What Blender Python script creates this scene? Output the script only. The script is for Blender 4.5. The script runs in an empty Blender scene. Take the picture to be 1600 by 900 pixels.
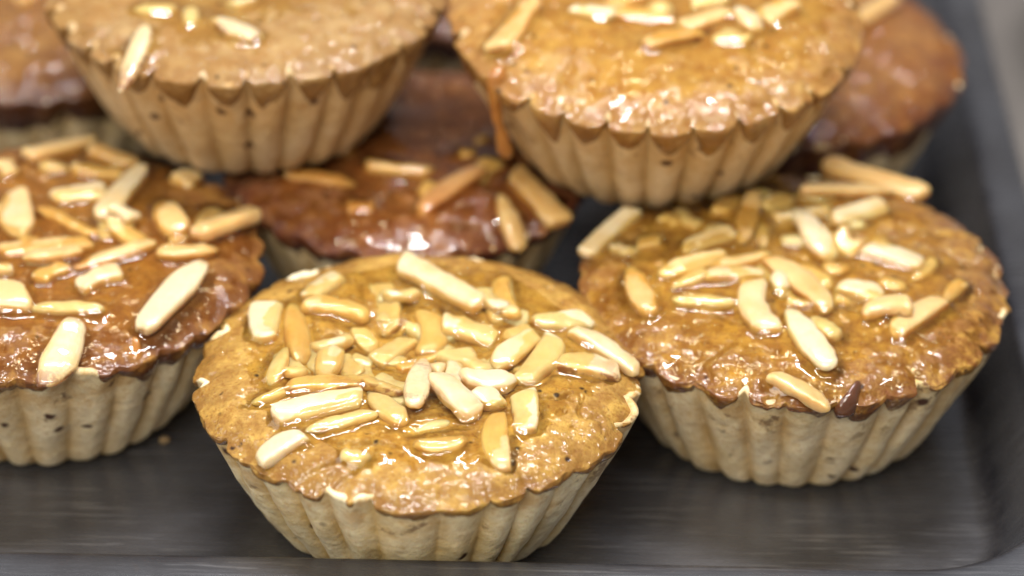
import bpy, math
import numpy as np
from mathutils import Vector, Matrix

# ------------------------------------------------------------ camera, world, lamps, exposure
SC = bpy.context.scene
COL = SC.collection
U = 0.036                                   # one tart radius in metres

cam_d = bpy.data.cameras.new('camera')
cam = bpy.data.objects.new('camera', cam_d)
COL.objects.link(cam)
cam_d.sensor_width = 36.0
cam_d.lens = 109.32
cam_d.clip_start = 0.02
cam_d.clip_end = 50.0
_p, _a = math.radians(33.0), 0.02
_r0 = Vector((1, 0, 0)); _u0 = Vector((0, math.sin(_p), math.cos(_p))); _f = Vector((0, math.cos(_p), -math.sin(_p)))
_r = _r0 * math.cos(_a) + _u0 * math.sin(_a)
_u = -_r0 * math.sin(_a) + _u0 * math.cos(_a)
_m = Matrix((( _r.x, _u.x, -_f.x), (_r.y, _u.y, -_f.y), (_r.z, _u.z, -_f.z))).to_4x4()
_m.translation = Vector((0.01473305, -0.41422289, 0.31201623))
cam.matrix_world = _m
cam_d.dof.use_dof = True
cam_d.dof.focus_distance = 0.491
cam_d.dof.aperture_fstop = 7.6
SC.camera = cam

world = bpy.data.worlds.new('World')
SC.world = world
world.use_nodes = True
wb = world.node_tree.nodes['Background']
wb.inputs['Color'].default_value = (0.93, 0.92, 0.95, 1)
wb.inputs['Strength'].default_value = 0.25


def lamp(name, loc, target, sx, sy, watts, color):
    d = bpy.data.lights.new(name, 'AREA')
    d.shape = 'RECTANGLE'
    d.size, d.size_y = sx, sy
    d.energy = watts
    d.color = color
    o = bpy.data.objects.new(name, d)
    COL.objects.link(o)
    o.location = loc
    o.rotation_euler = (Vector(target) - Vector(loc)).to_track_quat('-Z', 'Y').to_euler()
    return o


# cool strip lamps in the roof of the display case and two added soft fills
lamp('strip_lamp', (0.03, 0.19, 0.62), (0.03, 0.03, 0.0), 0.42, 0.018, 4.6, (1.0, 0.97, 0.98))
lamp('strip_lamp', (0.00, -0.24, 0.64), (0.02, 0.03, 0.0), 0.42, 0.020, 2.8, (1.0, 0.98, 0.97))
lamp('front_fill', (-0.22, -0.62, 0.62), (0.0, 0.0, 0.02), 0.5, 0.35, 5.4, (1.0, 0.955, 0.87))  # unseen soft fill, added in front to brighten the case walls
lamp('side_fill', (-0.80, 0.05, 0.42), (0.06, 0.03, 0.0), 0.45, 0.35, 1.7, (0.95, 0.97, 1.0))  # unseen dim fill, added at left to lift the tray's right wall

SC.view_settings.view_transform = 'Standard'
SC.view_settings.look = 'None'
SC.view_settings.exposure = 0.06
SC.view_settings.gamma = 1.0
SC.view_settings.use_curve_mapping = False
SC.render.engine = 'CYCLES'
SC.cycles.max_bounces = 10
SC.cycles.transparent_max_bounces = 12
SC.cycles.use_denoising = True
SC.cycles.sample_clamp_indirect = 4.0


# ------------------------------------------------------------ numpy noise
def _hash(ix, iy, iz, seed):
    h = (ix * 374761393 + iy * 668265263 + iz * 2147483647 + seed * 974634777) & 0xFFFFFFFF
    h = ((h ^ (h >> 13)) * 1274126177) & 0xFFFFFFFF
    h = h ^ (h >> 16)
    return h


def noise3(x, y, z, seed=0):
    """gradient noise, about -1..1"""
    x, y, z = np.broadcast_arrays(np.asarray(x, float), np.asarray(y, float), np.asarray(z, float))
    x0 = np.floor(x).astype(np.int64); y0 = np.floor(y).astype(np.int64); z0 = np.floor(z).astype(np.int64)
    fx, fy, fz = x - x0, y - y0, z - z0
    sx, sy, sz = (t * t * t * (t * (t * 6 - 15) + 10) for t in (fx, fy, fz))
    r = 0.0
    for dx in (0, 1):
        for dy in (0, 1):
            for dz in (0, 1):
                h = _hash(x0 + dx, y0 + dy, z0 + dz, seed)
                g1 = ((h & 1023) / 511.5 - 1.0)
                g2 = (((h >> 10) & 1023) / 511.5 - 1.0)
                g3 = (((h >> 20) & 1023) / 511.5 - 1.0)
                v = g1 * (fx - dx) + g2 * (fy - dy) + g3 * (fz - dz)
                w = (sx if dx else 1 - sx) * (sy if dy else 1 - sy) * (sz if dz else 1 - sz)
                r = r + v * w
    return r * 1.3


def fbm(x, y, z, seed, octaves=3):
    r, a, f = 0.0, 1.0, 1.0
    for k in range(octaves):
        r = r + a * noise3(x * f, y * f, z * f, seed + 17 * k)
        a *= 0.5; f *= 2.03
    return r


def blur(a, n):
    """three box blurs of half width n with edge padding"""
    k = 2 * n + 1
    for _ in range(3):
        for ax in (0, 1):
            p = np.pad(a, [(n + 1, n) if i == ax else (0, 0) for i in (0, 1)], mode='edge')
            c = np.cumsum(p, axis=ax)
            a = (np.take(c, range(k, c.shape[ax]), ax) - np.take(c, range(0, c.shape[ax] - k), ax)) / k
    return a


def smooth01(e0, e1, x):
    t = np.clip((x - e0) / (e1 - e0), 0, 1)
    return t * t * (3 - 2 * t)


# ------------------------------------------------------------ materials
def new_mat(name):
    m = bpy.data.materials.new(name)
    m.use_nodes = True
    nt = m.node_tree
    b = nt.nodes['Principled BSDF']
    return m, nt, b


class N:
    """small helper round a node tree"""
    def __init__(s, nt): s.nt = nt; s.l = nt.links
    def new(s, t, **kw):
        n = s.nt.nodes.new(t)
        for k, v in kw.items(): setattr(n, k, v)
        return n
    def noise(s, vec, scale, detail=3.0, rough=0.55, dist=0.0):
        n = s.new('ShaderNodeTexNoise')
        n.inputs['Scale'].default_value = scale; n.inputs['Detail'].default_value = detail
        n.inputs['Roughness'].default_value = rough; n.inputs['Distortion'].default_value = dist
        s.l.new(vec, n.inputs['Vector']); return n.outputs['Fac']
    def ramp(s, fac, stops):
        n = s.new('ShaderNodeValToRGB')
        e = n.color_ramp.elements
        while len(e) < len(stops): e.new(0.5)
        for i, (p, c) in enumerate(stops):
            e[i].position = p; e[i].color = (c, c, c, 1) if isinstance(c, (int, float)) else (*c, 1)
        s.l.new(fac, n.inputs['Fac']); return n.outputs['Color']
    def mix(s, fac, a, b, mode='MIX'):
        n = s.new('ShaderNodeMix', data_type='RGBA', blend_type=mode)
        for i, v in ((0, fac), (6, a), (7, b)):
            if hasattr(v, 'links') or hasattr(v, 'is_linked'): s.l.new(v, n.inputs[i])
            elif i == 0: n.inputs[0].default_value = v
            else: n.inputs[i].default_value = (*v, 1)
        return n.outputs[2]
    def math(s, op, a, b=0.0, clamp=False):
        n = s.new('ShaderNodeMath', operation=op, use_clamp=clamp)
        for i, v in ((0, a), (1, b)):
            if hasattr(v, 'is_linked'): s.l.new(v, n.inputs[i])
            else: n.inputs[i].default_value = v
        return n.outputs[0]
    def attr(s, name):
        return s.new('ShaderNodeAttribute', attribute_name=name).outputs['Fac']
    def coords(s, offset):
        t = s.new('ShaderNodeTexCoord')
        v = s.new('ShaderNodeVectorMath', operation='ADD')
        v.inputs[1].default_value = offset
        s.l.new(t.outputs['Object'], v.inputs[0]); return v.outputs[0]
    def bump(s, h, strength, dist, prev=None):
        n = s.new('ShaderNodeBump')
        n.inputs['Strength'].default_value = strength; n.inputs['Distance'].default_value = dist
        s.l.new(h, n.inputs['Height'])
        if prev is not None: s.l.new(prev, n.inputs['Normal'])
        return n.outputs[0]


def cake_mat(i, base, pale, dark, wet, crust, bake):
    """baked cake top: pored crumb, browner towards the baked edge, syrup film as coat"""
    m, nt, b = new_mat('cake_top_%d' % i)
    k = N(nt); v = k.coords((0.31 * i, 0.17 * i, 0.0))
    big = k.noise(v, 70, 4, 0.6)
    mid = k.noise(v, 330, 4, 0.65)
    fine = k.noise(v, 1500, 3, 0.7)
    c = k.mix(k.ramp(big, [(0.36, 0.0), (0.66, 1.0)]), base, pale)
    c = k.mix(k.math('MULTIPLY', k.ramp(mid, [(0.40, 1.0), (0.62, 0.0)]), 0.6), c, dark)
    c = k.mix(k.math('MULTIPLY', k.ramp(fine, [(0.32, 1.0), (0.47, 0.0)]), 0.75), c, dark)
    # edge browning (baked rim) from the mesh
    e = k.math('MULTIPLY', k.attr('baked'), k.ramp(k.noise(v, 190, 4, 0.7), [(0.37, 0.0), (0.53, 1.0)]))
    c = k.mix(k.math('MULTIPLY', e, bake), c, tuple(x * 0.75 for x in dark))
    lf = k.math('MULTIPLY', k.attr('lip'), k.ramp(k.noise(v, 150, 4, 0.65), [(0.42, 0.0), (0.60, 0.75)]))
    c = k.mix(lf, c, tuple(x * 0.62 for x in dark))
    # dark specks
    vo = k.new('ShaderNodeTexVoronoi'); vo.inputs['Scale'].default_value = 330
    nt.links.new(v, vo.inputs['Vector'])
    sp = k.math('MULTIPLY', k.ramp(vo.outputs['Distance'], [(0.10, 1.0), (0.20, 0.0)]),
                k.ramp(k.noise(v, 260, 2), [(0.52, 0.0), (0.58, 1.0)]))
    c = k.mix(sp, c, (0.03, 0.012, 0.005))
    nt.links.new(c, b.inputs['Base Color'])
    b.inputs['Roughness'].default_value = 0.48
    b.inputs['Specular IOR Level'].default_value = 0.14
    b.inputs['Subsurface Weight'].default_value = 0.12
    b.inputs['Subsurface Radius'].default_value = (0.003, 0.0015, 0.0006)
    b.inputs['Subsurface Scale'].default_value = 1.0
    w = k.math('MULTIPLY', k.ramp(k.noise(v, 95, 3), [(0.37, 0.08), (0.48, 1.0)]), wet)
    nt.links.new(w, b.inputs['Coat Weight'])
    b.inputs['Coat Roughness'].default_value = 0.03
    b.inputs['Coat IOR'].default_value = 1.46
    n1 = k.bump(mid, 0.5, 0.0008)
    n2 = k.bump(fine, 0.6, 0.0004, n1)
    nt.links.new(n2, b.inputs['Normal'])
    n3 = k.bump(k.noise(v, 1100, 2, 0.5), 0.30, 0.0003, k.bump(k.noise(v, 420, 2, 0.5), 0.85, 0.0009))
    nt.links.new(n3, b.inputs['Coat Normal'])
    return m


def case_mat(i, base, groove, dull):
    """pale short pastry case, oily tan in the flutes, scorched at the lip"""
    m, nt, b = new_mat('pastry_case_%d' % i)
    k = N(nt); v = k.coords((0.23 * i, 0.11 * i, 0.05 * i))
    big = k.noise(v, 85, 4, 0.6)
    fine = k.noise(v, 900, 4, 0.7)
    c = k.mix(k.ramp(big, [(0.35, 0.0), (0.68, 1.0)]), base, tuple(x * y for x, y in zip(base, (0.86, 0.78, 0.62))))
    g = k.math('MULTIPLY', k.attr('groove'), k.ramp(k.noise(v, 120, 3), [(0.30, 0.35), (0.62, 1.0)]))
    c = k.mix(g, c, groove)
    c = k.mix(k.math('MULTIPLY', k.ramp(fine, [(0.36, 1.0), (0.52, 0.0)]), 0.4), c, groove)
    e = k.math('MULTIPLY', k.attr('baked'), k.ramp(k.noise(v, 125, 5, 0.7), [(0.47, 0.0), (0.60, 0.75)]))
    c = k.mix(e, c, (0.50, 0.27, 0.075))
    e = k.math('MULTIPLY', k.attr('baked'), k.ramp(k.noise(v, 170, 4, 0.7), [(0.59, 0.0), (0.65, 0.9)]))
    c = k.mix(e, c, (0.12, 0.040, 0.012))
    vo = k.new('ShaderNodeTexVoronoi'); vo.inputs['Scale'].default_value = 210
    nt.links.new(v, vo.inputs['Vector'])
    sp = k.math('MULTIPLY', k.ramp(vo.outputs['Distance'], [(0.16, 1.0), (0.28, 0.0)]),
                k.ramp(k.noise(v, 150, 2), [(0.55, 0.0), (0.60, 1.0)]))
    c = k.mix(sp, c, (0.07, 0.025, 0.010))
    nt.links.new(c, b.inputs['Base Color'])
    b.inputs['Roughness'].default_value = 0.55
    b.inputs['Specular IOR Level'].default_value = 0.35
    b.inputs['Subsurface Weight'].default_value = 0.2
    b.inputs['Subsurface Radius'].default_value = (0.004, 0.0025, 0.0012)
    b.inputs['Subsurface Scale'].default_value = 1.0
    n1 = k.bump(k.noise(v, 260, 4, 0.65), 0.5, 0.0009)
    n2 = k.bump(fine, 0.5, 0.00025, n1)
    nt.links.new(n2, b.inputs['Normal'])
    return m


def almond_mat(name, pale, tan, amount):
    m, nt, b = new_mat(name)
    k = N(nt); v = k.coords((0, 0, 0))
    oi = k.new('ShaderNodeObjectInfo')
    off = k.new('ShaderNodeVectorMath', operation='ADD')
    nt.links.new(v, off.inputs[0]); nt.links.new(oi.outputs['Location'], off.inputs[1])
    v = off.outputs[0]
    r = k.math('MULTIPLY', oi.outputs['Random'], 0.35)
    n = k.math('ADD', k.noise(v, 130, 3, 0.6), k.math('SUBTRACT', r, 0.17))
    c = k.mix(k.ramp(n, [(0.38, 0.0), (0.72, amount)]), pale, tan)
    toast = k.math('MULTIPLY', k.attr('edge'), k.ramp(k.noise(v, 210, 3), [(0.40, 0.0), (0.65, 0.75)]))
    c = k.mix(toast, c, tuple(x * y for x, y in zip(tan, (0.8, 0.62, 0.4))))
    skin = k.math('MULTIPLY', k.attr('skin'), k.ramp(k.noise(v, 240, 4, 0.7), [(0.50, 0.0), (0.56, 0.9)]))
    c = k.mix(skin, c, (0.17, 0.055, 0.018))
    nt.links.new(c, b.inputs['Base Color'])
    b.inputs['Roughness'].default_value = 0.38
    b.inputs['Subsurface Weight'].default_value = 0.75
    b.inputs['Subsurface Radius'].default_value = (0.005, 0.0034, 0.0016)
    b.inputs['Subsurface Scale'].default_value = 1.0
    b.inputs['Coat Weight'].default_value = 1.0
    b.inputs['Coat Roughness'].default_value = 0.03
    st = k.new('ShaderNodeMapping'); st.inputs['Scale'].default_value = (1.0, 0.6, 1.6)
    nt.links.new(v, st.inputs['Vector'])
    n1 = k.bump(k.noise(st.outputs[0], 500, 4, 0.6), 0.4, 0.0004)
    nt.links.new(n1, b.inputs['Normal'])
    n2 = k.bump(k.noise(v, 320, 2, 0.5), 0.35, 0.0006)
    nt.links.new(n2, b.inputs['Coat Normal'])
    return m


def syrup_mat(name, tint):
    """clear syrup film: tinted see-through body with a Fresnel gloss"""
    m, nt, b = new_mat(name)
    nt.nodes.remove(b)
    k = N(nt); v = k.coords((0, 0, 0))
    tr = k.new('ShaderNodeBsdfTransparent'); tr.inputs['Color'].default_value = (*tint, 1)
    gl = k.new('ShaderNodeBsdfGlossy'); gl.inputs['Roughness'].default_value = 0.05
    fr = k.new('ShaderNodeFresnel'); fr.inputs['IOR'].default_value = 1.46
    n1 = k.bump(k.noise(v, 260, 2, 0.5), 0.35, 0.0008)
    nt.links.new(n1, gl.inputs['Normal']); nt.links.new(n1, fr.inputs['Normal'])
    mx = k.new('ShaderNodeMixShader')
    nt.links.new(fr.outputs[0], mx.inputs[0]); nt.links.new(tr.outputs[0], mx.inputs[1]); nt.links.new(gl.outputs[0], mx.inputs[2])
    nt.links.new(mx.outputs[0], nt.nodes['Material Output'].inputs['Surface'])
    return m


def caramel_mat(name, col):
    m, nt, b = new_mat(name)
    b.inputs['Base Color'].default_value = (*col, 1)
    b.inputs['Roughness'].default_value = 0.12
    b.inputs['Subsurface Weight'].default_value = 0.3
    b.inputs['Subsurface Radius'].default_value = (0.004, 0.0015, 0.0005)
    b.inputs['Subsurface Scale'].default_value = 1.0
    b.inputs['Coat Weight'].default_value = 1.0
    b.inputs['Coat Roughness'].default_value = 0.04
    k = N(nt); n1 = k.bump(k.noise(k.coords((0, 0, 0)), 300, 2), 0.4, 0.0008)
    nt.links.new(n1, b.inputs['Normal']); nt.links.new(n1, b.inputs['Coat Normal'])
    return m


def tray_mat():
    m, nt, b = new_mat('worn_steel')
    k = N(nt); v = k.coords((0, 0, 0))
    mp = k.new('ShaderNodeMapping'); mp.inputs['Scale'].default_value = (1.0, 14.0, 14.0)
    nt.links.new(v, mp.inputs['Vector'])
    brush = k.noise(mp.outputs[0], 90, 5, 0.7)
    cloud = k.noise(v, 28, 4, 0.6)
    c = k.mix(k.ramp(cloud, [(0.35, 0.0), (0.68, 1.0)]), (0.115, 0.113, 0.118), (0.178, 0.181, 0.195))
    # scratches: thin bent lines, bright bare metal
    scr = None
    for rot, sc, sy in ((0.12, 38.0, 26.0), (-0.35, 30.0, 34.0), (1.1, 26.0, 40.0), (0.02, 60.0, 22.0)):
        q = k.new('ShaderNodeMapping'); q.inputs['Rotation'].default_value = (0, 0, rot); q.inputs['Scale'].default_value = (1.0, sy, 1.0)
        nt.links.new(v, q.inputs['Vector'])
        s = k.ramp(k.noise(q.outputs[0], sc, 2, 0.5, 0.4), [(0.65, 0.0), (0.67, 1.0)])
        scr = s if scr is None else k.math('MAXIMUM', scr, s)
    scr = k.math('MULTIPLY', scr, k.ramp(k.noise(v, 45, 3), [(0.42, 0.0), (0.62, 1.0)]))
    c = k.mix(k.math('MULTIPLY', scr, 0.5), c, (0.40, 0.40, 0.41))
    grime = k.ramp(k.noise(v, 160, 4, 0.7), [(0.62, 0.0), (0.72, 0.6)])
    c = k.mix(grime, c, (0.16, 0.14, 0.13))
    # blue-black tone strongest along the bends, broken up by noise
    band = k.math('MULTIPLY', k.attr('bend'), k.ramp(k.noise(v, 75, 5, 0.7), [(0.36, 0.25), (0.58, 1.0)]))
    c = k.mix(band, c, (0.035, 0.035, 0.048))
    nt.links.new(c, b.inputs['Base Color'])
    b.inputs['Metallic'].default_value = 0.8
    rr = k.math('ADD', k.math('MULTIPLY', brush, 0.14), 0.20)
    nt.links.new(rr, b.inputs['Roughness'])
    n1 = k.bump(brush, 0.25, 0.0002)
    nt.links.new(n1, b.inputs['Normal'])
    return m


def plain_mat(name, col, rough, scale=60, var=0.15):
    m, nt, b = new_mat(name)
    k = N(nt); v = k.coords((0, 0, 0))
    c = k.mix(k.ramp(k.noise(v, scale, 4, 0.6), [(0.35, 0.0), (0.65, 1.0)]), col, tuple(x * (1 - var) for x in col))
    nt.links.new(c, b.inputs['Base Color'])
    b.inputs['Roughness'].default_value = rough
    n1 = k.bump(k.noise(v, scale * 8, 3), 0.2, 0.0004)
    nt.links.new(n1, b.inputs['Normal'])
    return m


# ------------------------------------------------------------ objects
def mesh_obj(name, verts, faces, mat, parent=None, attrs=None, smooth=True):
    me = bpy.data.meshes.new(name)
    verts = np.asarray(verts, dtype=np.float32)
    if isinstance(faces, np.ndarray):
        nf, k = faces.shape
        me.vertices.add(len(verts)); me.vertices.foreach_set('co', verts.ravel())
        me.loops.add(nf * k); me.loops.foreach_set('vertex_index', faces.ravel().astype(np.int32))
        me.polygons.add(nf)
        me.polygons.foreach_set('loop_start', np.arange(0, nf * k, k, dtype=np.int32))
        me.update(calc_edges=True)
    else:
        me.from_pydata([tuple(map(float, v)) for v in verts], [], [tuple(map(int, f)) for f in faces]); me.update()
    if smooth:
        me.polygons.foreach_set('use_smooth', np.ones(len(me.polygons), dtype=bool))
    for an, av in (attrs or {}).items():
        at = me.attributes.new(an, 'FLOAT', 'POINT')
        at.data.foreach_set('value', np.asarray(av, dtype=np.float32).ravel())
    me.materials.append(mat)
    me.validate()
    o = bpy.data.objects.new(name, me)
    COL.objects.link(o)
    if parent is not None: o.parent = parent
    return o


def thing(name, loc, label, cat, group=None, rot=(0, 0, 0)):
    o = bpy.data.objects.new(name, None)
    o.empty_display_size = 0.01
    COL.objects.link(o)
    o.location = loc; o.rotation_euler = rot
    o['label'] = label; o['category'] = cat
    if group: o['group'] = group
    return o


def ring_faces(na, nr, closed=True):
    """quads of a na (round) by nr (along) grid stored ring after ring"""
    i = np.arange(na); j = np.arange(nr - 1)
    I, J = np.meshgrid(i, j)
    I2 = (I + 1) % na
    if not closed:
        I, J = I[:, :-1], J[:, :-1]; I2 = I + 1
    return np.stack([J * na + I, J * na + I2, (J + 1) * na + I2, (J + 1) * na + I], -1).reshape(-1, 4)

# ------------------------------------------------------------ counter, tray
counter_m = plain_mat('counter_top', (0.15, 0.135, 0.12), 0.5, 40)
steel = tray_mat()
v = [(-4, -4, -0.0022), (4, -4, -0.0022), (4, 6, -0.0022), (-4, 6, -0.0022)]
ct = mesh_obj('counter', v, [(0, 1, 2, 3)], counter_m, None, None, False)
ct['kind'] = 'structure'


def tray():
    root = thing('baking_tray', (0, 0, 0), 'worn grey steel tray with rounded corners, carrying all the almond tarts', 'tray')
    # rounded rectangle loops: (offset outwards, height), from floor centre to the rolled lip
    x0, x1, y0, y1 = -4.6 * U, 2.655 * U, -0.665 * U, 7.2 * U
    prof = []
    rc = 0.085 * U                          # bend between floor and wall
    for a in np.linspace(0, 1, 7):
        t = a * math.radians(55)
        prof.append((-0.095 * U + rc * math.sin(t) * 1.6, rc * (1 - math.cos(t)) * 1.6))
    wx, wz = prof[-1]
    for a in np.linspace(0.15, 1, 6):
        prof.append((wx + (0.185 * U - wx) * a, wz + (0.325 * U - wz) * a))
    for a in (0.25, 0.5, 0.75, 1.0):        # bend to the flange
        t = a * math.pi / 2
        prof.append((0.185 * U + 0.03 * U * (1 - math.cos(t)) * 1.0 + 0.012 * U * a, 0.325 * U + 0.025 * U * math.sin(t)))
    for a in (0.3, 0.6, 1.0):
        prof.append((0.227 * U + 0.165 * U * a, 0.350 * U + 0.004 * U * math.sin(a * 3.1)))
    n_pan = len(prof)
    lip = []
    for t in np.linspace(0, 1.5 * math.pi, 11)[1:]:   # rolled edge
        lip.append((0.392 * U + 0.028 * U * math.sin(t), 0.322 * U + 0.028 * U * math.cos(t)))

    def loop(off, z, rad0=0.48 * U):
        pts = []
        r = max(rad0 + off, 0.01 * U)
        for cx, cy, a0 in ((x1 - rad0, y0 + rad0, -90), (x1 - rad0, y1 - rad0, 0), (x0 + rad0, y1 - rad0, 90), (x0 + rad0, y0 + rad0, 180)):
            for a in np.linspace(0, 90, 17):
                t = math.radians(a0 + a)
                pts.append((cx + r * math.cos(t), cy + r * math.sin(t), z))
        return pts
    prof = [(-0.40 * U, 0.0), (-0.16 * U, 0.0)] + prof
    n_pan = len(prof)
    vs = []
    for o_, z_ in prof: vs += loop(o_, z_)
    na = 17 * 4
    fs = [tuple(f)[::-1] for f in ring_faces(na, n_pan)]
    c = len(vs); vs.append(((x0 + x1) / 2, (y0 + y1) / 2, 0))
    for i in range(na): fs.append((i, c, (i + 1) % na)[::-1])
    # underside, 1 mm below
    base = len(vs)
    und = [(o_ + 0.0010 * (0.0 if q < 2 else 1.0), z_ - 0.0010) for q, (o_, z_) in enumerate(prof[:-3])] + [(0.30 * U, 0.31 * U)]
    for o_, z_ in und: vs += loop(o_, z_)
    fs += [tuple(base + q for q in f) for f in ring_faces(na, len(und))]
    fs.append(tuple(base + i for i in range(na))[::-1])
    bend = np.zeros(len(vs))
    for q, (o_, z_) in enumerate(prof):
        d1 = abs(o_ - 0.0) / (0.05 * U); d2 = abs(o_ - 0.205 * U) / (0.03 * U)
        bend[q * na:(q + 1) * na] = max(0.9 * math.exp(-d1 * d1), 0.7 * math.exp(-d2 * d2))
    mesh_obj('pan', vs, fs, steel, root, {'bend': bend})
    vs = []
    for o_, z_ in [prof[-1]] + lip: vs += loop(o_, z_)
    mesh_obj('rolled_rim', np.array(vs), ring_faces(na, len(lip) + 1)[:, ::-1], steel, root)


tray()

# ------------------------------------------------------------ tarts
NF = 29                                     # flutes
SLIVERS = {}
SLIVERS['A'] = '''-0.516,0.435,-0.395,0.630,0.095,s,.2
-0.208,0.582,-0.134,0.237,0.117,s,.75
-0.303,0.034,-0.225,0.027,0.075,c,.7
-0.305,-0.694,-0.180,-0.718,0.099,b,.75
-0.021,-0.562,0.156,-0.456,0.072,p,.75
-0.715,0.428,-0.695,0.092,0.122,s,.3
-0.600,0.416,-0.526,-0.065,0.116,p,.3
-0.286,0.258,-0.200,0.110,0.081,s,.5
-0.552,0.359,-0.239,0.307,0.099,b,.1
-0.485,0.048,-0.320,0.189,0.078,b,.3
-0.420,-0.162,-0.386,0.072,0.120,p,.3
-0.598,0.029,-0.643,-0.249,0.080,p,.3
-0.601,-0.168,-0.493,-0.134,0.062,b,.3
-0.201,0.012,-0.051,0.203,0.092,s,.5
-0.194,0.469,-0.019,0.534,0.083,b,.3
-0.099,-0.030,-0.000,0.004,0.074,c,.3
-0.194,-0.149,-0.045,-0.243,0.085,c,.4
-0.116,0.723,0.271,0.384,0.107,s,.05
0.009,0.390,0.026,0.077,0.122,b,.35
0.270,0.561,0.377,0.350,0.088,s,.4
0.373,0.658,0.430,0.310,0.088,b,.4
0.092,0.271,0.341,0.176,0.105,s,.3
0.126,0.106,0.308,-0.106,0.143,c,.35
0.039,-0.055,0.109,-0.113,0.074,c,.2
0.155,-0.021,0.161,-0.231,0.080,s,.1
0.370,0.177,0.500,0.249,0.081,s,.3
0.506,0.271,0.769,0.354,0.093,s,.15
0.325,-0.080,0.524,0.172,0.103,s,.1
0.460,-0.191,0.616,0.134,0.109,s,.25
0.610,-0.055,0.901,-0.085,0.154,h,.25
0.675,0.214,0.982,-0.042,0.115,h,.0
-0.329,-0.114,-0.059,-0.317,0.079,p,.2
-0.723,-0.380,-0.554,-0.276,0.056,p,.3
-0.581,-0.296,-0.246,-0.225,0.124,hk,.1
-0.210,-0.283,-0.050,-0.535,0.112,p,.25
-0.618,-0.506,-0.235,-0.333,0.101,s,.0
-0.471,-0.587,-0.165,-0.457,0.072,p,.05
-0.662,-0.758,-0.460,-0.629,0.126,h,.2
-0.004,-0.661,0.229,-0.615,0.099,h,.45
0.397,-0.814,0.364,-0.424,0.127,h,.3
0.464,-0.280,0.477,-0.564,0.101,s,.2
0.025,-0.051,-0.009,-0.461,0.107,p,-.2
0.067,-0.214,0.260,-0.490,0.112,s,-.1
0.186,-0.200,0.427,-0.241,0.107,c,-.1
0.250,-0.316,0.378,-0.375,0.101,c,-.1'''
SLIVERS['B'] = '''-0.177,0.716,0.135,0.990,0.095,s,.0
0.122,0.833,0.361,0.675,0.101,s,.1
0.054,0.627,0.323,0.601,0.075,s,.1
-0.293,0.650,-0.225,0.573,0.094,c,.1
0.269,0.149,0.408,0.677,0.099,s,.1
-0.005,0.372,0.265,0.430,0.093,s,.2
0.522,0.345,0.644,0.049,0.146,p,.15
-0.180,0.413,-0.104,-0.008,0.140,s,.1
-0.060,0.282,0.254,0.023,0.067,s,.0
0.318,0.197,0.420,0.155,0.091,c,.2
0.722,0.023,0.990,0.340,0.116,s,-.1
-0.173,-0.151,0.247,-0.046,0.084,s,.1
-0.057,-0.230,0.211,-0.120,0.084,s,.1
0.556,-0.124,0.835,-0.057,0.084,s,.0
0.187,-0.276,0.540,-0.023,0.090,p,-.1
-0.266,-0.320,-0.094,-0.286,0.089,s,.2
0.037,-0.374,0.137,-0.239,0.089,c,.1
0.222,-0.438,0.412,-0.295,0.112,c,.1
0.007,-0.580,0.373,-0.593,0.070,p,.2
-0.176,-0.522,-0.012,-0.527,0.161,s,.0
0.550,-0.744,0.788,-0.199,0.129,s,-.1
0.156,-1.113,0.247,-0.718,0.137,sk,-.1'''
SLIVERS['C'] = '''0.220,1.079,0.695,0.727,0.107,s,-.1
0.065,0.613,0.530,0.739,0.087,s,.0
-0.123,0.487,0.040,0.612,0.087,s,.2
-0.088,0.400,0.217,0.488,0.086,s,.1
0.202,0.371,0.486,0.558,0.093,s,.1
0.215,0.255,0.315,0.145,0.109,ck,.2
-0.975,0.142,-0.734,0.493,0.086,s,.1
-0.838,0.216,-0.764,0.105,0.079,c,.2
-0.732,0.174,-0.610,0.190,0.067,s,.2
-0.522,0.108,-0.267,0.249,0.079,s,.1
-0.232,0.164,-0.154,0.604,0.086,s,.0
-0.342,0.420,-0.239,0.631,0.093,s,.2
0.053,-0.440,0.163,-0.609,0.099,p,.25
0.019,0.061,0.159,-0.156,0.096,p,.3
-0.034,-0.288,0.043,-0.339,0.083,c,.3
-0.767,-0.024,-0.679,-0.429,0.119,p,.2
-0.635,-0.130,-0.313,0.065,0.096,s,.1
-0.388,-0.066,-0.114,0.107,0.090,s,.1
-0.578,-0.221,-0.394,-0.083,0.077,p,.2
-0.587,-0.319,-0.293,-0.340,0.071,p,.2
-0.433,-0.161,-0.142,-0.106,0.107,h,.1
-0.133,0.038,0.134,-0.410,0.137,h,.1
-0.191,-0.185,-0.125,-0.577,0.129,b,.05
0.035,0.446,0.179,0.067,0.134,p,.1
0.329,0.168,0.617,0.010,0.151,h,.2
0.181,-0.182,0.401,-0.283,0.136,h,.2
0.677,-0.273,0.797,-0.072,0.077,p,.2
0.421,-0.574,0.685,-0.283,0.146,h,.15
0.291,-0.394,0.515,-0.418,0.123,bk,-.1
-0.056,-0.406,0.117,-0.841,0.133,p,-.05
-0.171,-0.876,0.093,-1.076,0.102,h,-.1'''
SLIVERS['D'] = '''-0.207,-0.222,0.128,-0.271,0.089,s,.2
-0.596,-0.330,-0.246,-0.378,0.069,s,.3
-0.265,-0.601,-0.152,-0.573,0.099,c,.3
0.079,-0.665,0.387,-0.261,0.125,h,.1
0.463,-0.489,0.566,-0.839,0.111,p,.1
0.524,-0.305,0.769,-0.621,0.106,s,.1'''
SLIVERS['E'] = '''-0.517,-0.402,-0.313,-0.393,0.062,s,.4
-0.223,-0.559,-0.242,-0.363,0.080,p,.3
-0.508,-1.032,-0.428,-0.587,0.097,p,.3
-0.134,-0.458,0.115,-0.680,0.129,p,.25
-0.052,-0.335,0.065,-0.250,0.093,s,.3'''
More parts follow.
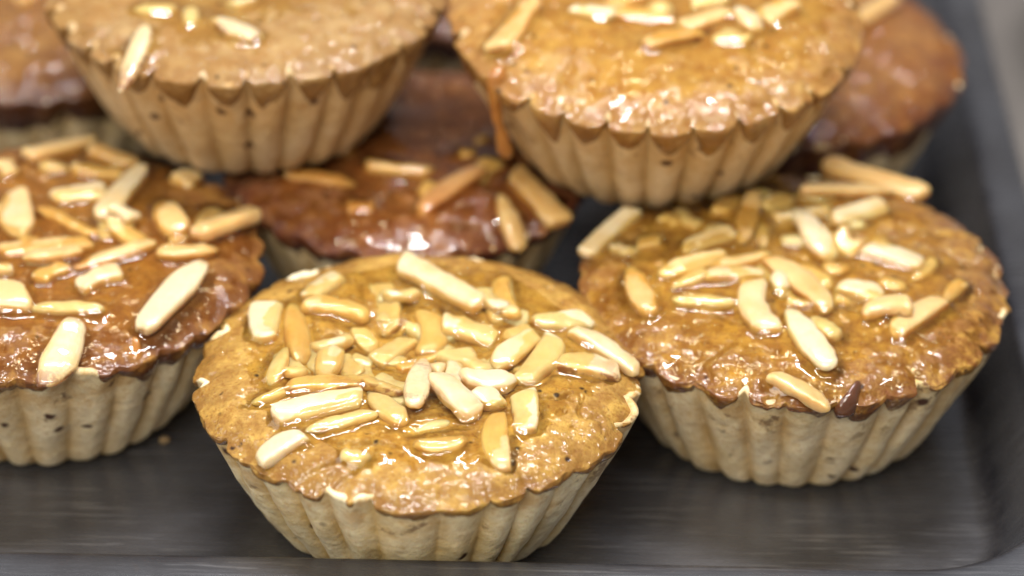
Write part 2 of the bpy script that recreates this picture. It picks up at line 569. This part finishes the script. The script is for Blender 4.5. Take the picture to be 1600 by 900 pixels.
SLIVERS['F'] = '''-0.419,-0.124,0.075,-0.196,0.105,h,.1
-0.434,-0.147,-0.218,-0.190,0.068,s,.3
-0.786,-0.451,-0.615,-0.079,0.099,s,.2
-0.279,-0.050,-0.059,0.016,0.094,s,.2
0.255,-0.341,0.439,-0.351,0.067,s,.3
-0.085,-0.480,0.211,-0.304,0.122,h,.2
0.104,-0.274,0.341,-0.130,0.093,s,.1
0.375,-0.072,0.472,-0.294,0.111,p,.1
0.503,-0.181,0.657,-0.033,0.112,s,.2
0.158,-0.051,0.348,0.031,0.094,s,.2'''
SLIVERS['G'] = '''0.451,0.144,0.681,0.417,0.110,s,.1
0.159,0.117,0.341,0.270,0.110,s,.3'''
SLIVERS['H'] = '''-0.109,-0.137,-0.003,0.090,0.103,s,.2'''
SLIVERS['I'] = '''-0.168,-0.298,0.116,-0.363,0.120,s,.1'''


ALM = {
    'pale': almond_mat('almond_pale', (0.67, 0.54, 0.34), (0.60, 0.40, 0.165), 0.8),
    'mid': almond_mat('almond_toasted', (0.63, 0.43, 0.185), (0.55, 0.32, 0.10), 1.0),
    'dark': almond_mat('almond_caramel', (0.50, 0.27, 0.09), (0.34, 0.13, 0.03), 1.0),
}
SYRUP = {
    'clear': syrup_mat('syrup_clear', (0.985, 0.945, 0.75)),
    'amber': syrup_mat('syrup_amber', (0.98, 0.90, 0.70)),
}
CARAMEL = caramel_mat('caramel', (0.36, 0.145, 0.028))
CARAMEL_DARK = caramel_mat('caramel_dark', (0.10, 0.036, 0.014))


def scatter(key, n, rx, ry, cx, cy, seed):
    """small broken bits of almond lying between the slivers"""
    g = np.random.default_rng(seed)
    rows = []
    for _ in range(n):
        r, t = math.sqrt(g.uniform()), g.uniform(0, 2 * math.pi)
        x, y = cx + rx * r * math.cos(t), cy + ry * r * math.sin(t)
        a, l = g.uniform(0, math.pi), g.uniform(0.09, 0.22)
        rows.append('%.3f,%.3f,%.3f,%.3f,%.3f,%s,%.2f' % (x, y, x + l * math.cos(a), y + l * math.sin(a), g.uniform(0.06, 0.11), 'csph'[int(g.integers(4))], g.uniform(0.3, 0.7)))
    SLIVERS[key] = '\n'.join(rows) + '\n' + SLIVERS[key]


scatter('A', 34, 0.60, 0.50, 0.04, 0.05, 3)
scatter('B', 20, 0.7, 0.6, 0.1, 0.2, 4)
scatter('C', 26, 0.65, 0.6, 0.0, 0.2, 5)
scatter('F', 9, 0.6, 0.6, 0.1, 0.2, 6)
scatter('E', 7, 0.55, 0.5, 0.0, 0.3, 7)
scatter('D', 5, 0.6, 0.4, 0.0, -0.3, 8)


class Tart:
    """one almond tart; every length in its local frame is in metres, origin at the middle of its foot"""
    def __init__(s, key, pos, sc, tilt, label, look):
        s.key, s.sc, s.look = key, sc, look
        s.seed = 100 + 37 * (ord(key) - 64)
        s.R = U * sc; s.H = 0.75 * U * sc; s.rb = 0.63 * s.R
        s.phase = (s.seed % 7) * 0.31
        s.root = thing('almond_tart', [c * U for c in pos], label, 'tart', 'almond tarts heaped on the tray', (math.radians(tilt), 0, 0))
        s.q = look.get('q', 1.0)

    # outline of the case and cake -------------------------------------------------
    def lump(s, ph):
        return 0.022 * noise3(np.cos(ph) * 1.3, np.sin(ph) * 1.3, 0.0, s.seed) + 0.010 * noise3(np.cos(ph) * 3.7, np.sin(ph) * 3.7, 0.0, s.seed + 1)

    def flute(s, ph):
        """0 in the crease, 1 on the crest, softly irregular"""
        w = ph + 0.09 * noise3(np.cos(ph) * 2.6, np.sin(ph) * 2.6, 1.0, s.seed)
        c = np.abs(np.cos(w * NF / 2 + s.phase))
        k = 1 + 0.5 * noise3(np.cos(ph) * 5, np.sin(ph) * 5, 4.0, s.seed + 2)
        return 1 - (1 - c ** 0.75) * k

    def wall_r(s, ph, t, amount=1.0):
        r = s.rb + (s.R - s.rb) * t ** 0.74
        amp = amount * 0.043 * (0.9 + 0.15 * t - 0.10 * t ** 4) * s.R
        fl = s.flute(ph)
        r = r * (1 + s.lump(ph)) - amp * (1 - fl)
        x, y = np.cos(ph) * r, np.sin(ph) * r
        r = r + 0.019 * s.R * fbm(x / (0.19 * U), y / (0.19 * U), t * 0.8 + 0.37, s.seed + 3, 2) + 0.0045 * s.R * noise3(x / (0.05 * U), y / (0.05 * U), t * 9.3, s.seed + 4)
        return r

    def jag(s, ph):
        return fbm(np.cos(ph) * 9, np.sin(ph) * 9, 0.3, s.seed + 5, 3)

    def cover(s, ph):
        """how far the cake spills over the lip of the case (in R); below 0 the lip of the case shows"""
        c = s.look.get('spill', 0.03) + s.look.get('runs', 0.07) * fbm(np.cos(ph) * 2.2, np.sin(ph) * 2.2, 2.0, s.seed + 7, 2)
        c = c + s.look.get('scallop', 0.03) * (s.flute(ph) - 0.55) + 0.034 * s.jag(ph)
        return c

    def lip(s, ph):
        vis = 1 - smooth01(-0.012, 0.022, s.cover(ph))
        return s.H + s.R * (-0.040 + 0.034 * vis + 0.014 * s.jag(ph) * vis)

    def top_z(s, x, y):
        """height of the cake top over the tart's foot"""
        ph = np.arctan2(y, x); r = np.hypot(x, y) / (s.R * (0.985 + s.lump(ph)))
        d = s.look.get('dome', 0.10)
        z = s.H + s.R * (d * (1 - np.clip(r, 0, 1.2) ** 4.5) - s.look.get('dip', 0.03) * np.exp(-(r / 0.5) ** 2))
        xs, ys = x / U, y / U
        a = s.look.get('rough', 1.0)
        k = np.clip(1.25 - r, 0.25, 1)
        z = z + a * U * (0.036 * noise3(xs * 2.3, ys * 2.3, 0.5, s.seed + 11) * k
                     + 0.013 * noise3(xs * 5.5, ys * 5.5, 1.5, s.seed + 12)
                     + 0.0065 * noise3(xs * 12, ys * 12, 2.5, s.seed + 13)
                     + 0.0048 * noise3(xs * 27, ys * 27, 3.5, s.seed + 14)
                     + 0.0022 * noise3(xs * 48, ys * 48, 5.5, s.seed + 19))
        # cracks and folds in the crust
        cr = np.abs(noise3(xs * 2.6 + 0.4 * noise3(xs * 6, ys * 6, 0, s.seed + 16), ys * 2.6, 7.0, s.seed + 15))
        z = z - a * U * 0.022 * np.exp(-(cr / 0.035) ** 2) * smooth01(0.1, 0.35, noise3(xs * 1.6, ys * 1.6, 9.0, s.seed + 18) + 0.1)
        # pores
        po = noise3(xs * 19, ys * 19, 4.5, s.seed + 17)
        z = z - a * U * 0.014 * smooth01(0.42, 0.75, po)
        return z

    # meshes ------------------------------------------------------------------------
    def build_case(s):
        na = int(NF * 16 * s.q); nz = int(44 * s.q) + 8
        ph = np.linspace(0, 2 * np.pi, na, endpoint=False)
        rings, groove, baked = [], [], []
        jag = s.jag(ph)
        ztop = s.lip(ph)
        fl = s.flute(ph)
        # foot
        for k in (0.0, 0.55, 0.93):
            r = s.wall_r(ph, 0.0) * k
            rings.append(np.stack([np.cos(ph) * r, np.sin(ph) * r, np.full(na, 0.0006 * (k < 0.9))], -1)); groove.append(ph * 0); baked.append(ph * 0)
        for t in np.linspace(0.0, 1.0, nz):
            r = s.wall_r(ph, t)
            if t < 0.06: r = r - 0.02 * s.R * (1 - t / 0.06) ** 2
            z = ztop * t
            rings.append(np.stack([np.cos(ph) * r, np.sin(ph) * r, z], -1))
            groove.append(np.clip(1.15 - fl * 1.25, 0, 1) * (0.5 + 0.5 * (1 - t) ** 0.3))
            baked.append(np.full(na, max(0.0, (t - 0.50) / 0.50) ** 0.8))
        # flaky lip and inner face
        ro = s.wall_r(ph, 1.0)
        for dr, dz in ((0.018, 0.014), (0.04, 0.008), (0.056, -0.03), (0.16, -0.12)):
            r = ro - dr * s.R * (1 + 0.4 * jag)
            rings.append(np.stack([np.cos(ph) * r, np.sin(ph) * r, ztop + dz * s.R], -1)); groove.append(ph * 0); baked.append(np.full(na, 1.0))
        V = np.concatenate(rings)
        L = s.look
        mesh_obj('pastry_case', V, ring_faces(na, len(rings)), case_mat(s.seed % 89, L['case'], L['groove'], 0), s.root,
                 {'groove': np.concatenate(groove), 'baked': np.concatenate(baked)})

    def build_cake(s):
        na = int(440 * s.q); nr = int(150 * s.q); nl = int(20 * s.q) + 4
        ph = np.linspace(0, 2 * np.pi, na, endpoint=False)
        cov = s.cover(ph)
        ztop = s.lip(ph)
        out = smooth01(-0.012, 0.022, cov)
        fo = s.look.get('follow', 0.8)
        ro = s.wall_r(ph, 1.0, fo)
        # cake outline: past the wall where it spills, inside the lip where it does not
        Re = ro + s.R * (-0.034 + 0.040 * out)
        rings, baked, lip = [], [], []
        uu = np.linspace(0.004, 1, nr) ** 0.8
        for u in uu:
            r = Re * u
            x, y = np.cos(ph) * r, np.sin(ph) * r
            z = s.top_z(x, y)
            # round the edge over
            z = z - s.R * 0.022 * smooth01(0.86, 1.0, u) ** 2
            rings.append(np.stack([x, y, z], -1))
            baked.append(np.full(na, 0.85 * max(0.0, (u - s.look.get('bake0', 0.72)) / (1 - s.look.get('bake0', 0.72))) ** 1.3)); lip.append(np.zeros(na))
        zl = rings[-1][:, 2]
        for k in range(1, nl + 1):
            t = k / nl
            z = zl - np.clip(cov, 0.0, None) * s.R * s.look.get('hang', 1.7) * t - (0.012 + 0.02 * (1 - out)) * s.R * t
            tw = np.clip(z / ztop, 0, 1)
            rw = s.wall_r(ph, tw, fo + (1 - fo) * t ** 2)
            thick = s.R * (out * (0.007 - 0.014 * t ** 2 + s.look.get('bead', 0.010) * math.sin(math.pi * t)) - 0.034 * (1 - out))
            bulge = s.R * 0.014 * fbm(np.cos(ph) * 14, np.sin(ph) * 14, t * 2.0, s.seed + 21, 2) * (1 - t)
            r = rw + thick + bulge * out
            rings.append(np.stack([np.cos(ph) * r, np.sin(ph) * r, z], -1))
            baked.append(np.full(na, 0.85 + 0.15 * t)); lip.append(np.full(na, t))
        r = rw - 0.05 * s.R
        rings.append(np.stack([np.cos(ph) * r, np.sin(ph) * r, z], -1)); baked.append(np.full(na, 1.0)); lip.append(np.ones(na))
        V = np.concatenate(rings)
        F = ring_faces(na, len(rings))
        L = s.look
        # close the middle
        V = np.concatenate([V, [[0, 0, rings[0][:, 2].mean()]]])
        B = np.concatenate(baked + [np.zeros(1)])
        tri = [(i, (i + 1) % na, len(V) - 1) for i in range(na)]
        F4 = F[:, ::-1]
        me = mesh_obj('cake_top', V, [tuple(f) for f in F4.tolist()] + tri, cake_mat(s.seed % 83, L['cake'], L['pale'], L['dark'], L.get('wet', 0.9), L['case'], L.get('bake', 0.8)), s.root,
                      {'baked': B, 'lip': np.concatenate(lip + [np.zeros(1)]) ** 0.8})
        return me

    # slivers ------------------------------------------------------------------------
    def raster(s):
        s.g = 0.00030 if s.q >= 0.9 else 0.0005
        n = int(s.R * 1.04 / s.g)
        s.ax = np.arange(-n, n + 1) * s.g
        X, Y = np.meshgrid(s.ax, s.ax, indexing='xy')
        s.X, s.Y = X, Y
        s.base = s.top_z(X, Y)
        s.hgt = blur(s.base, 2)
        s.dist = np.full(X.shape, 1.0)

    def profile(s, ty, u, side, rnd):
        """half widths to either side, thickness and sideways bend along u in 0..1"""
        end = np.clip(np.minimum(u, 1 - u) / 0.15, 0, 1)
        blunt = np.sqrt(1 - (1 - end) ** 2) * 0.75 + 0.25 * (end > 0)
        if ty == 's':
            if rnd[3] > 0.45: blunt = np.clip(blunt * 1.25, 0, 1)
            elif rnd[3] < -0.35: blunt = blunt * np.clip(0.45 + 1.6 * (u if rnd[0] > 0 else 1 - u), 0, 1)
            tap = 1.05 - 0.45 * (u - 0.5) * rnd[0] - 0.22 * abs(rnd[1]) * (2 * u - 1) ** 2
            return blunt * tap, blunt * tap, np.clip(blunt * 1.15, 0, 1), 0.12 * rnd[2] * (1 - (2 * u - 1) ** 2)
        if ty == 'p':
            a = np.clip(u, 1e-4, 1) ** 0.55 * np.clip(1 - u, 0, 1) ** 0.38 * 1.75
            a = np.clip(a, 0, 1.05)
            return a, a, np.clip(a * 1.1, 0, 1), 0.06 * rnd[2] * (1 - (2 * u - 1) ** 2)
        if ty == 'b':
            return blunt * (0.9 + 0.15 * rnd[0] * (u - 0.5)), blunt, blunt, 0.34 * (1 if rnd[2] > 0 else -1) * (1 - (2 * u - 1) ** 2)
        if ty == 'c':
            w = blunt * (0.9 + 0.25 * np.sin(u * 7 + rnd[0] * 3))
            return w, blunt * (0.9 + 0.2 * np.cos(u * 6 + rnd[1] * 3)), blunt, 0 * u
        arc = np.sqrt(np.clip(1 - (2 * u - 1) ** 2, 0, 1))      # half moon: one straight edge
        flat = np.clip(arc * 3.0, 0, 1) * 0.42
        return (arc * 1.25, flat, np.clip(arc * 1.6, 0, 1), 0 * u) if side > 0 else (flat, arc * 1.25, np.clip(arc * 1.6, 0, 1), 0 * u)

    def sliver(s, x0, y0, x1, y1, w, ty, sink, idx):
        rng = np.random.default_rng(s.seed * 1000 + idx)
        rnd = rng.uniform(-1, 1, 4)
        skin = ty.endswith('k'); ty = ty[0]
        a = np.array([x0, y0]) * U; b = np.array([x1, y1]) * U
        L = max(np.linalg.norm(b - a), 0.06 * U); d = (b - a) / (np.linalg.norm(b - a) + 1e-9); nrm = np.array([-d[1], d[0]])
        W = w * U * 1.16
        L = np.linalg.norm(b - a)
        if L < 1.25 * W: a, b = (a + b) / 2 - d * 0.62 * W, (a + b) / 2 + d * 0.62 * W; L = 1.25 * W
        T = {'h': 0.48, 'p': 0.62, 'b': 0.66, 'c': 0.58}.get(ty, 0.58) * W
        T = min(max(T, 0.050 * U), 0.078 * U)
        side = 1 if ty == 'h' and (nrm[1] * (1 if sink <= 0.25 else -1)) > 0 else -1
        # rest on what is below: plane through the heights under both ends
        uu = np.linspace(0.08, 0.92, 9)
        hs = []
        for u in uu:
            p = a + (b - a) * u
            vals = []
            for o in (-0.3, 0, 0.3):
                q = p + nrm * o * W
                i = np.clip(np.round((q[1] - s.ax[0]) / s.g).astype(int), 0, len(s.ax) - 1)
                j = np.clip(np.round((q[0] - s.ax[0]) / s.g).astype(int), 0, len(s.ax) - 1)
                vals.append(s.hgt[i, j])
            hs.append(np.mean(vals))
        hs = np.array(hs)
        sl, ic = np.polyfit(uu, hs, 1)
        lift = min(0.6 * (hs - (sl * uu + ic)).max(), 0.03 * U)
        # mid height over the plane
        mid = lift + T * (0.5 - max(-0.1, 0.31 + sink * 0.9)) + 0.0002
        nu, nc = 22, 16
        u = np.linspace(0, 1, nu); u = 0.5 - 0.5 * np.cos(u * math.pi)
        wl, wr, th, bend = s.profile(ty, u, side, rnd)
        cs = np.linspace(0, 2 * math.pi, nc, endpoint=False)
        e = 0.55 if ty in 'shc' else 0.72          # boxy or round section
        cx = np.sign(np.cos(cs)) * np.abs(np.cos(cs)) ** e
        cz = np.sign(np.sin(cs)) * np.abs(np.sin(cs)) ** e
        skew = 0.20 * rnd[3] if ty in 'sc' else 0.0
        slant = 0.55 * rng.uniform(-1, 1, 2) if ty in 'sc' else (0, 0)
        roll = 0.34 * rng.uniform(-1, 1) if ty in 'scpb' else 0.10 * rng.uniform(-1, 1)
        V, E = [], []
        A3 = np.array([a[0], a[1], ic + mid]); D3 = np.array([b[0] - a[0], b[1] - a[1], sl])
        ln = np.linalg.norm(D3); dd = D3 / ln
        nn = np.array([nrm[0], nrm[1], 0.0]); up = np.cross(dd, nn)
        nn, up = nn * math.cos(roll) + up * math.sin(roll), up * math.cos(roll) - nn * math.sin(roll)
        for k in range(nu):
            hw = np.where(cx > 0, wl[k], wr[k]) * W * 0.5
            off = bend[k] * W
            px = cx * hw + off + skew * cz * T * 0.5
            pz = cz * th[k] * T * 0.5
            sl_k = (slant[0] * (1 - u[k]) ** 3 + slant[1] * u[k] ** 3) * px
            pt = A3 + D3 * u[k] + sl_k[:, None] * dd + px[:, None] * nn + pz[:, None] * up
            V.append(pt); E.append(np.full(nc, 1.0 - th[k] * min(wl[k] + wr[k], 2) / 2) + 0.6 * (np.abs(cx) > 0.85))
        V = np.concatenate(V); E = np.clip(np.concatenate(E), 0, 1)
        # lumpy, never machine cut
        n = noise3(V[:, 0] / (0.07 * U), V[:, 1] / (0.07 * U), V[:, 2] / (0.07 * U), s.seed + idx)
        n2 = noise3(V[:, 0] / (0.025 * U), V[:, 1] / (0.025 * U), V[:, 2] / (0.025 * U), s.seed + idx + 5)
        c0 = A3 + D3 * 0.5
        V = V + n[:, None] * 0.008 * U * np.array([0.8, 0.8, 1.0]) + n2[:, None] * 0.0035 * U
        o3 = np.array([c0[0], c0[1], c0[2]])
        F = [tuple(f) for f in ring_faces(nc, nu).tolist()]
        F.append(tuple(range(nc))[::-1]); F.append(tuple((nu - 1) * nc + i for i in range(nc)))
        mk = s.look.get('almonds', ('pale', 'mid', 0.3))
        kind = mk[1] if rng.uniform() < mk[2] or skin else mk[0]
        ob = mesh_obj('almond_sliver', V - o3, F, ALM[kind], s.root, {'edge': E, 'skin': E * (1.0 if rng.uniform() < 0.12 or skin else 0.0)})
        ob.location = o3
        # stamp into the rasters
        rx, ry = s.X - a[0], s.Y - a[1]
        al = (rx * d[0] + ry * d[1]) / L
        ac = rx * nrm[0] + ry * nrm[1]
        uc = np.clip(al, 0, 1)
        wlg = np.interp(uc, u, wl); wrg = np.interp(uc, u, wr); bg = np.interp(uc, u, bend) * W
        ac = ac - bg
        lim = np.where(ac > 0, wlg, wrg) * W * 0.5
        inside = (al > 0.02) & (al < 0.98) & (np.abs(ac) < lim * 0.92)
        top = ic + sl * al + mid + T * 0.45
        s.hgt = np.where(inside, np.maximum(s.hgt, top), s.hgt)
        dx = np.maximum(np.abs(ac) - lim, 0); dl = np.maximum(np.maximum(-al, al - 1), 0) * L
        s.dist = np.minimum(s.dist, np.hypot(dx, dl) + np.where(inside, 0, 0.0))

    def build_slivers(s):
        for idx, line in enumerate(SLIVERS[s.key].split('\n')):
            if not line: continue
            f = line.split(',')
            s.sliver(*[float(q) for q in f[:5]], f[5], float(f[6]), idx)

    def build_glaze(s):
        """the syrup: fills the hollows of the cake, climbs the slivers, thins out to the rim"""
        L = s.look
        if not L.get('syrup'): return
        st = max(1, int(round(0.0003 / s.g)))
        X, Y = s.X, s.Y
        r = np.hypot(X, Y) / s.R
        lvl = blur(s.base, int(0.0016 / s.g))
        n = fbm(X / (0.30 * U), Y / (0.30 * U), 3.0, s.seed + 31, 3)
        t = U * (L.get('depth', 0.012) * (1 - (r / L.get('pool', 0.8)) ** 3) + 0.010 * n)
        men = U * 0.034 * np.exp(-s.dist / (0.020 * U)) * (r < 0.95)
        G = lvl + np.clip(t, -0.03 * U, 0.03 * U) + men
        G = blur(G, 1)
        keep = (G > s.base - 0.00025) & (r < 0.97)
        ny, nx = X.shape
        q = keep[:-1, :-1] & keep[1:, :-1] & keep[:-1, 1:] & keep[1:, 1:]
        ii, jj = np.nonzero(q)
        F = np.stack([ii * nx + jj, ii * nx + jj + 1, (ii + 1) * nx + jj + 1, (ii + 1) * nx + jj], -1)
        used = np.unique(F)
        rm = np.full(ny * nx, -1); rm[used] = np.arange(len(used))
        V = np.stack([X.ravel()[used], Y.ravel()[used], G.ravel()[used]], -1)
        mesh_obj('glaze', V, rm[F], SYRUP[L['syrup']], s.root)

    def build(s):
        s.build_case()
        s.build_cake()
        s.raster()
        s.build_slivers()
        s.build_glaze()
        return s


def drip(tart, pts, radii, mat, name='glaze_drip', flat=0.8):
    """a run of glaze: tapered tube through points (tart frame, in U), flattened caps"""
    P = np.array(pts, float) * U; Rr = np.array(radii, float) * U
    n = 24; nc = 14
    t = np.linspace(0, len(P) - 1, n)
    C = np.stack([np.interp(t, np.arange(len(P)), P[:, k]) for k in range(3)], -1)
    rr = np.interp(t, np.arange(len(P)), Rr)
    for _ in range(3):
        C[1:-1] = (C[:-2] + C[1:-1] * 2 + C[2:]) / 4; rr[1:-1] = (rr[:-2] + rr[1:-1] * 2 + rr[2:]) / 4
    ed = np.minimum(np.arange(n), n - 1 - np.arange(n)) / 3.0
    rr = rr * np.sqrt(np.clip(1 - (1 - np.clip(ed, 0.02, 1)) ** 2, 0, 1))
    V = []
    for k in range(n):
        d = C[min(k + 1, n - 1)] - C[max(k - 1, 0)]; d /= np.linalg.norm(d) + 1e-9
        x = np.cross(d, [0, 1, 0.2]); x /= np.linalg.norm(x); y = np.cross(d, x)
        a = np.linspace(0, 2 * math.pi, nc, endpoint=False)
        V.append(C[k] + rr[k] * (np.cos(a)[:, None] * x + flat * np.sin(a)[:, None] * y))
    V = np.concatenate(V)
    V = V + 0.008 * U * noise3(V[:, 0] / (0.08 * U), V[:, 1] / (0.08 * U), V[:, 2] / (0.08 * U), 77)[:, None]
    F = [tuple(f) for f in ring_faces(nc, n).tolist()] + [tuple(range(nc))[::-1], tuple((n - 1) * nc + i for i in range(nc))]
    return mesh_obj(name, V, F, mat, tart.root)


CASE = (0.85, 0.70, 0.45); GROOVE = (0.50, 0.29, 0.08)
LOOKS = {
    'A': dict(q=1.4, follow=0.45,  case=(0.90, 0.765, 0.50), groove=(0.58, 0.36, 0.10), cake=(0.45, 0.265, 0.055), pale=(0.54, 0.34, 0.085), dark=(0.22, 0.085, 0.012),
              wet=0.9, spill=0.03, scallop=0.02, dome=0.095, dip=0.09, bake=0.85, fade=0.12, syrup='clear', depth=0.036, pool=0.78, almonds=('pale', 'mid', 0.28)),
    'B': dict(bake0=0.55, case=CASE, groove=GROOVE, cake=(0.31, 0.142, 0.027), pale=(0.40, 0.215, 0.048), dark=(0.15, 0.045, 0.012),
              wet=1.0, spill=0.035, scallop=0.02, dome=0.08, dip=0.02, bake=1.0, fade=0.12, syrup='amber', depth=0.010, pool=0.85, almonds=('mid', 'pale', 0.35)),
    'C': dict(bake0=0.55, q=1.4, case=CASE, groove=GROOVE, cake=(0.43, 0.240, 0.044), pale=(0.51, 0.305, 0.07), dark=(0.18, 0.055, 0.012),
              wet=1.0, spill=0.035, scallop=0.03, dome=0.075, dip=0.03, bake=1.0, fade=0.12, syrup='clear', depth=0.014, pool=0.85, almonds=('pale', 'mid', 0.55)),
    'D': dict(rough=1.9, case=CASE, groove=GROOVE, cake=(0.20, 0.075, 0.025), pale=(0.31, 0.14, 0.045), dark=(0.11, 0.026, 0.011),
              wet=1.0, spill=0.06, scallop=0.02, dome=0.08, dip=0.0, bake=1.0, fade=0.12, syrup='amber', depth=0.010, pool=0.9, q=0.6, almonds=('mid', 'dark', 0.3)),
    'E': dict(follow=0.35, bead=0.012, hang=1.9, case=(0.60, 0.45, 0.265), groove=(0.36, 0.20, 0.06), cake=(0.34, 0.205, 0.072), pale=(0.40, 0.265, 0.115), dark=(0.24, 0.105, 0.022),
              wet=0.8, spill=0.035, scallop=0.12, dome=0.06, dip=0.02, bake=0.7, fade=0.12, syrup='clear', depth=0.004, pool=0.6, q=0.8, almonds=('pale', 'pale', 0)),
    'F': dict(follow=0.35, bead=0.012, hang=1.9, case=(0.65, 0.49, 0.285), groove=(0.42, 0.24, 0.07), cake=(0.41, 0.235, 0.06), pale=(0.48, 0.305, 0.10), dark=(0.25, 0.09, 0.015),
              wet=1.0, spill=0.045, scallop=0.13, dome=0.07, dip=0.03, bake=0.7, fade=0.12, syrup='clear', depth=0.012, pool=0.8, q=0.8, almonds=('pale', 'mid', 0.3)),
    'G': dict(rough=1.9, case=CASE, groove=GROOVE, cake=(0.25, 0.10, 0.019), pale=(0.34, 0.165, 0.04), dark=(0.12, 0.028, 0.008),
              wet=1.0, spill=0.13, scallop=0.02, dome=0.08, dip=0.0, bake=1.0, fade=0.12, q=0.45, almonds=('mid', 'mid', 0)),
    'H': dict(rough=1.9, case=CASE, groove=GROOVE, cake=(0.23, 0.10, 0.02), pale=(0.32, 0.165, 0.04), dark=(0.09, 0.024, 0.008),
              wet=1.0, spill=0.13, scallop=0.02, dome=0.08, dip=0.0, bake=1.0, fade=0.12, q=0.45, almonds=('mid', 'mid', 0)),
    'I': dict(rough=1.9, case=CASE, groove=GROOVE, cake=(0.20, 0.075, 0.02), pale=(0.30, 0.13, 0.035), dark=(0.09, 0.024, 0.008),
              wet=1.0, spill=0.09, scallop=0.02, dome=0.08, dip=0.0, bake=1.0, fade=0.12, q=0.45, almonds=('mid', 'mid', 0)),
}
LABELS = {
    'A': 'golden front tart heaped with pale slivers in a pool of syrup',
    'B': 'brown glazed tart with long toasted slivers, left of the golden front tart',
    'C': 'golden tart with a dark syrup drip, by the tray wall right of the front tart',
    'D': 'low reddish brown tart wedged behind the front tart, under the two stacked ones',
    'E': 'dull pale tart with deep ribbed case, left one of the two stacked on top',
    'F': 'glossy tart with a scalloped overhanging edge and long caramel drip, stacked on top at right',
    'G': 'blurred dark brown tart at the tray wall, behind the stacked tart with the caramel drip',
    'H': 'blurred brown tart in the far left corner, behind the pale stacked tart',
    'I': 'blurred tart seen through the gap between the two stacked tarts',
}
TARTS = {}
for key, pos, sc, tilt in [
    ('A', (0.0000, -0.0000, 0.0000), 1.00, 0.0),
    ('B', (-1.8112, 0.8803, 0.0000), 1.03, 0.0),
    ('C', (1.7287, 0.8032, 0.0000), 1.01, 0.0),
    ('D', (-0.1252, 1.9600, 0.0000), 0.93, 0.0),
    ('E', (-0.9326, 2.2269, 0.7800), 0.99, 0.0),
    ('F', (1.0958, 2.0713, 0.7826), 1.01, 5.0),
    ('G', (1.7582, 3.0624, 0.0000), 1.02, 0.0),
    ('H', (-2.1494, 3.3847, 0.0000), 1.00, 0.0),
    ('I', (-0.0235, 4.1617, 0.0000), 1.00, 0.0),
]:
    TARTS[key] = Tart(key, pos, sc, tilt, LABELS[key], LOOKS[key]).build()

# runs of glaze
drip(TARTS['F'], [(-0.76, -0.60, 0.80), (-0.79, -0.63, 0.70), (-0.78, -0.63, 0.58), (-0.76, -0.62, 0.46), (-0.74, -0.61, 0.37), (-0.72, -0.60, 0.27)],
     [0.06, 0.045, 0.028, 0.024, 0.036, 0.045], CARAMEL)
drip(TARTS['C'], [(0.24, -0.88, 0.785), (0.20, -0.965, 0.74), (0.17, -0.98, 0.69), (0.15, -0.955, 0.63)], [0.025, 0.045, 0.050, 0.018], CARAMEL_DARK, flat=0.5)
drip(TARTS['B'], [(0.52, -0.74, 0.80), (0.53, -0.83, 0.75), (0.54, -0.84, 0.69)], [0.025, 0.035, 0.03], CARAMEL)


def crumb():
    n = 14
    V, F = [], []
    th = np.linspace(0.05, math.pi - 0.05, 9); ph = np.linspace(0, 2 * math.pi, n, endpoint=False)
    for t in th:
        V.append(np.stack([np.sin(t) * np.cos(ph), np.sin(t) * np.sin(ph), np.full(n, np.cos(t))], -1))
    V = np.concatenate(V)
    V = V * (1 + 0.5 * noise3(V[:, 0] * 1.7, V[:, 1] * 1.7, V[:, 2] * 1.7, 5))[:, None] * np.array([0.026, 0.019, 0.015]) * U
    F = [tuple(f) for f in ring_faces(n, 9).tolist()] + [tuple(range(n))[::-1], tuple(8 * n + i for i in range(n))]
    o = mesh_obj('crumb', V, F, plain_mat('crumb', (0.36, 0.23, 0.10), 0.7, 600, 0.4), None)
    o.location = (-1.222 * U, 0.432 * U, 0.016 * U)
    o['label'] = 'tiny tan crumb on the tray floor between the left and front tarts'; o['category'] = 'crumb'


crumb()


def dish():
    """white rounded dish standing past the far side of the tray"""
    prof = [(0.0, 0.0), (0.6, 0.0), (0.95, 0.05), (1.15, 0.25), (1.3, 0.55), (1.36, 0.56), (1.34, 0.52), (1.15, 0.16), (0.9, 0.07), (0.0, 0.06)]
    n = 64; a = np.linspace(0, 2 * math.pi, n, endpoint=False)
    V = np.concatenate([np.stack([np.cos(a) * r * U, np.sin(a) * r * U, np.full(n, z * U)], -1) for r, z in prof])
    o = mesh_obj('dish', V, ring_faces(n, len(prof)), plain_mat('glazed_white', (0.72, 0.72, 0.76), 0.3, 20, 0.05), None)
    o.location = (4.66 * U, 4.45 * U, -0.002)
    o['label'] = 'white dish rim just in view past the far corner of the tray'; o['category'] = 'dish'


dish()
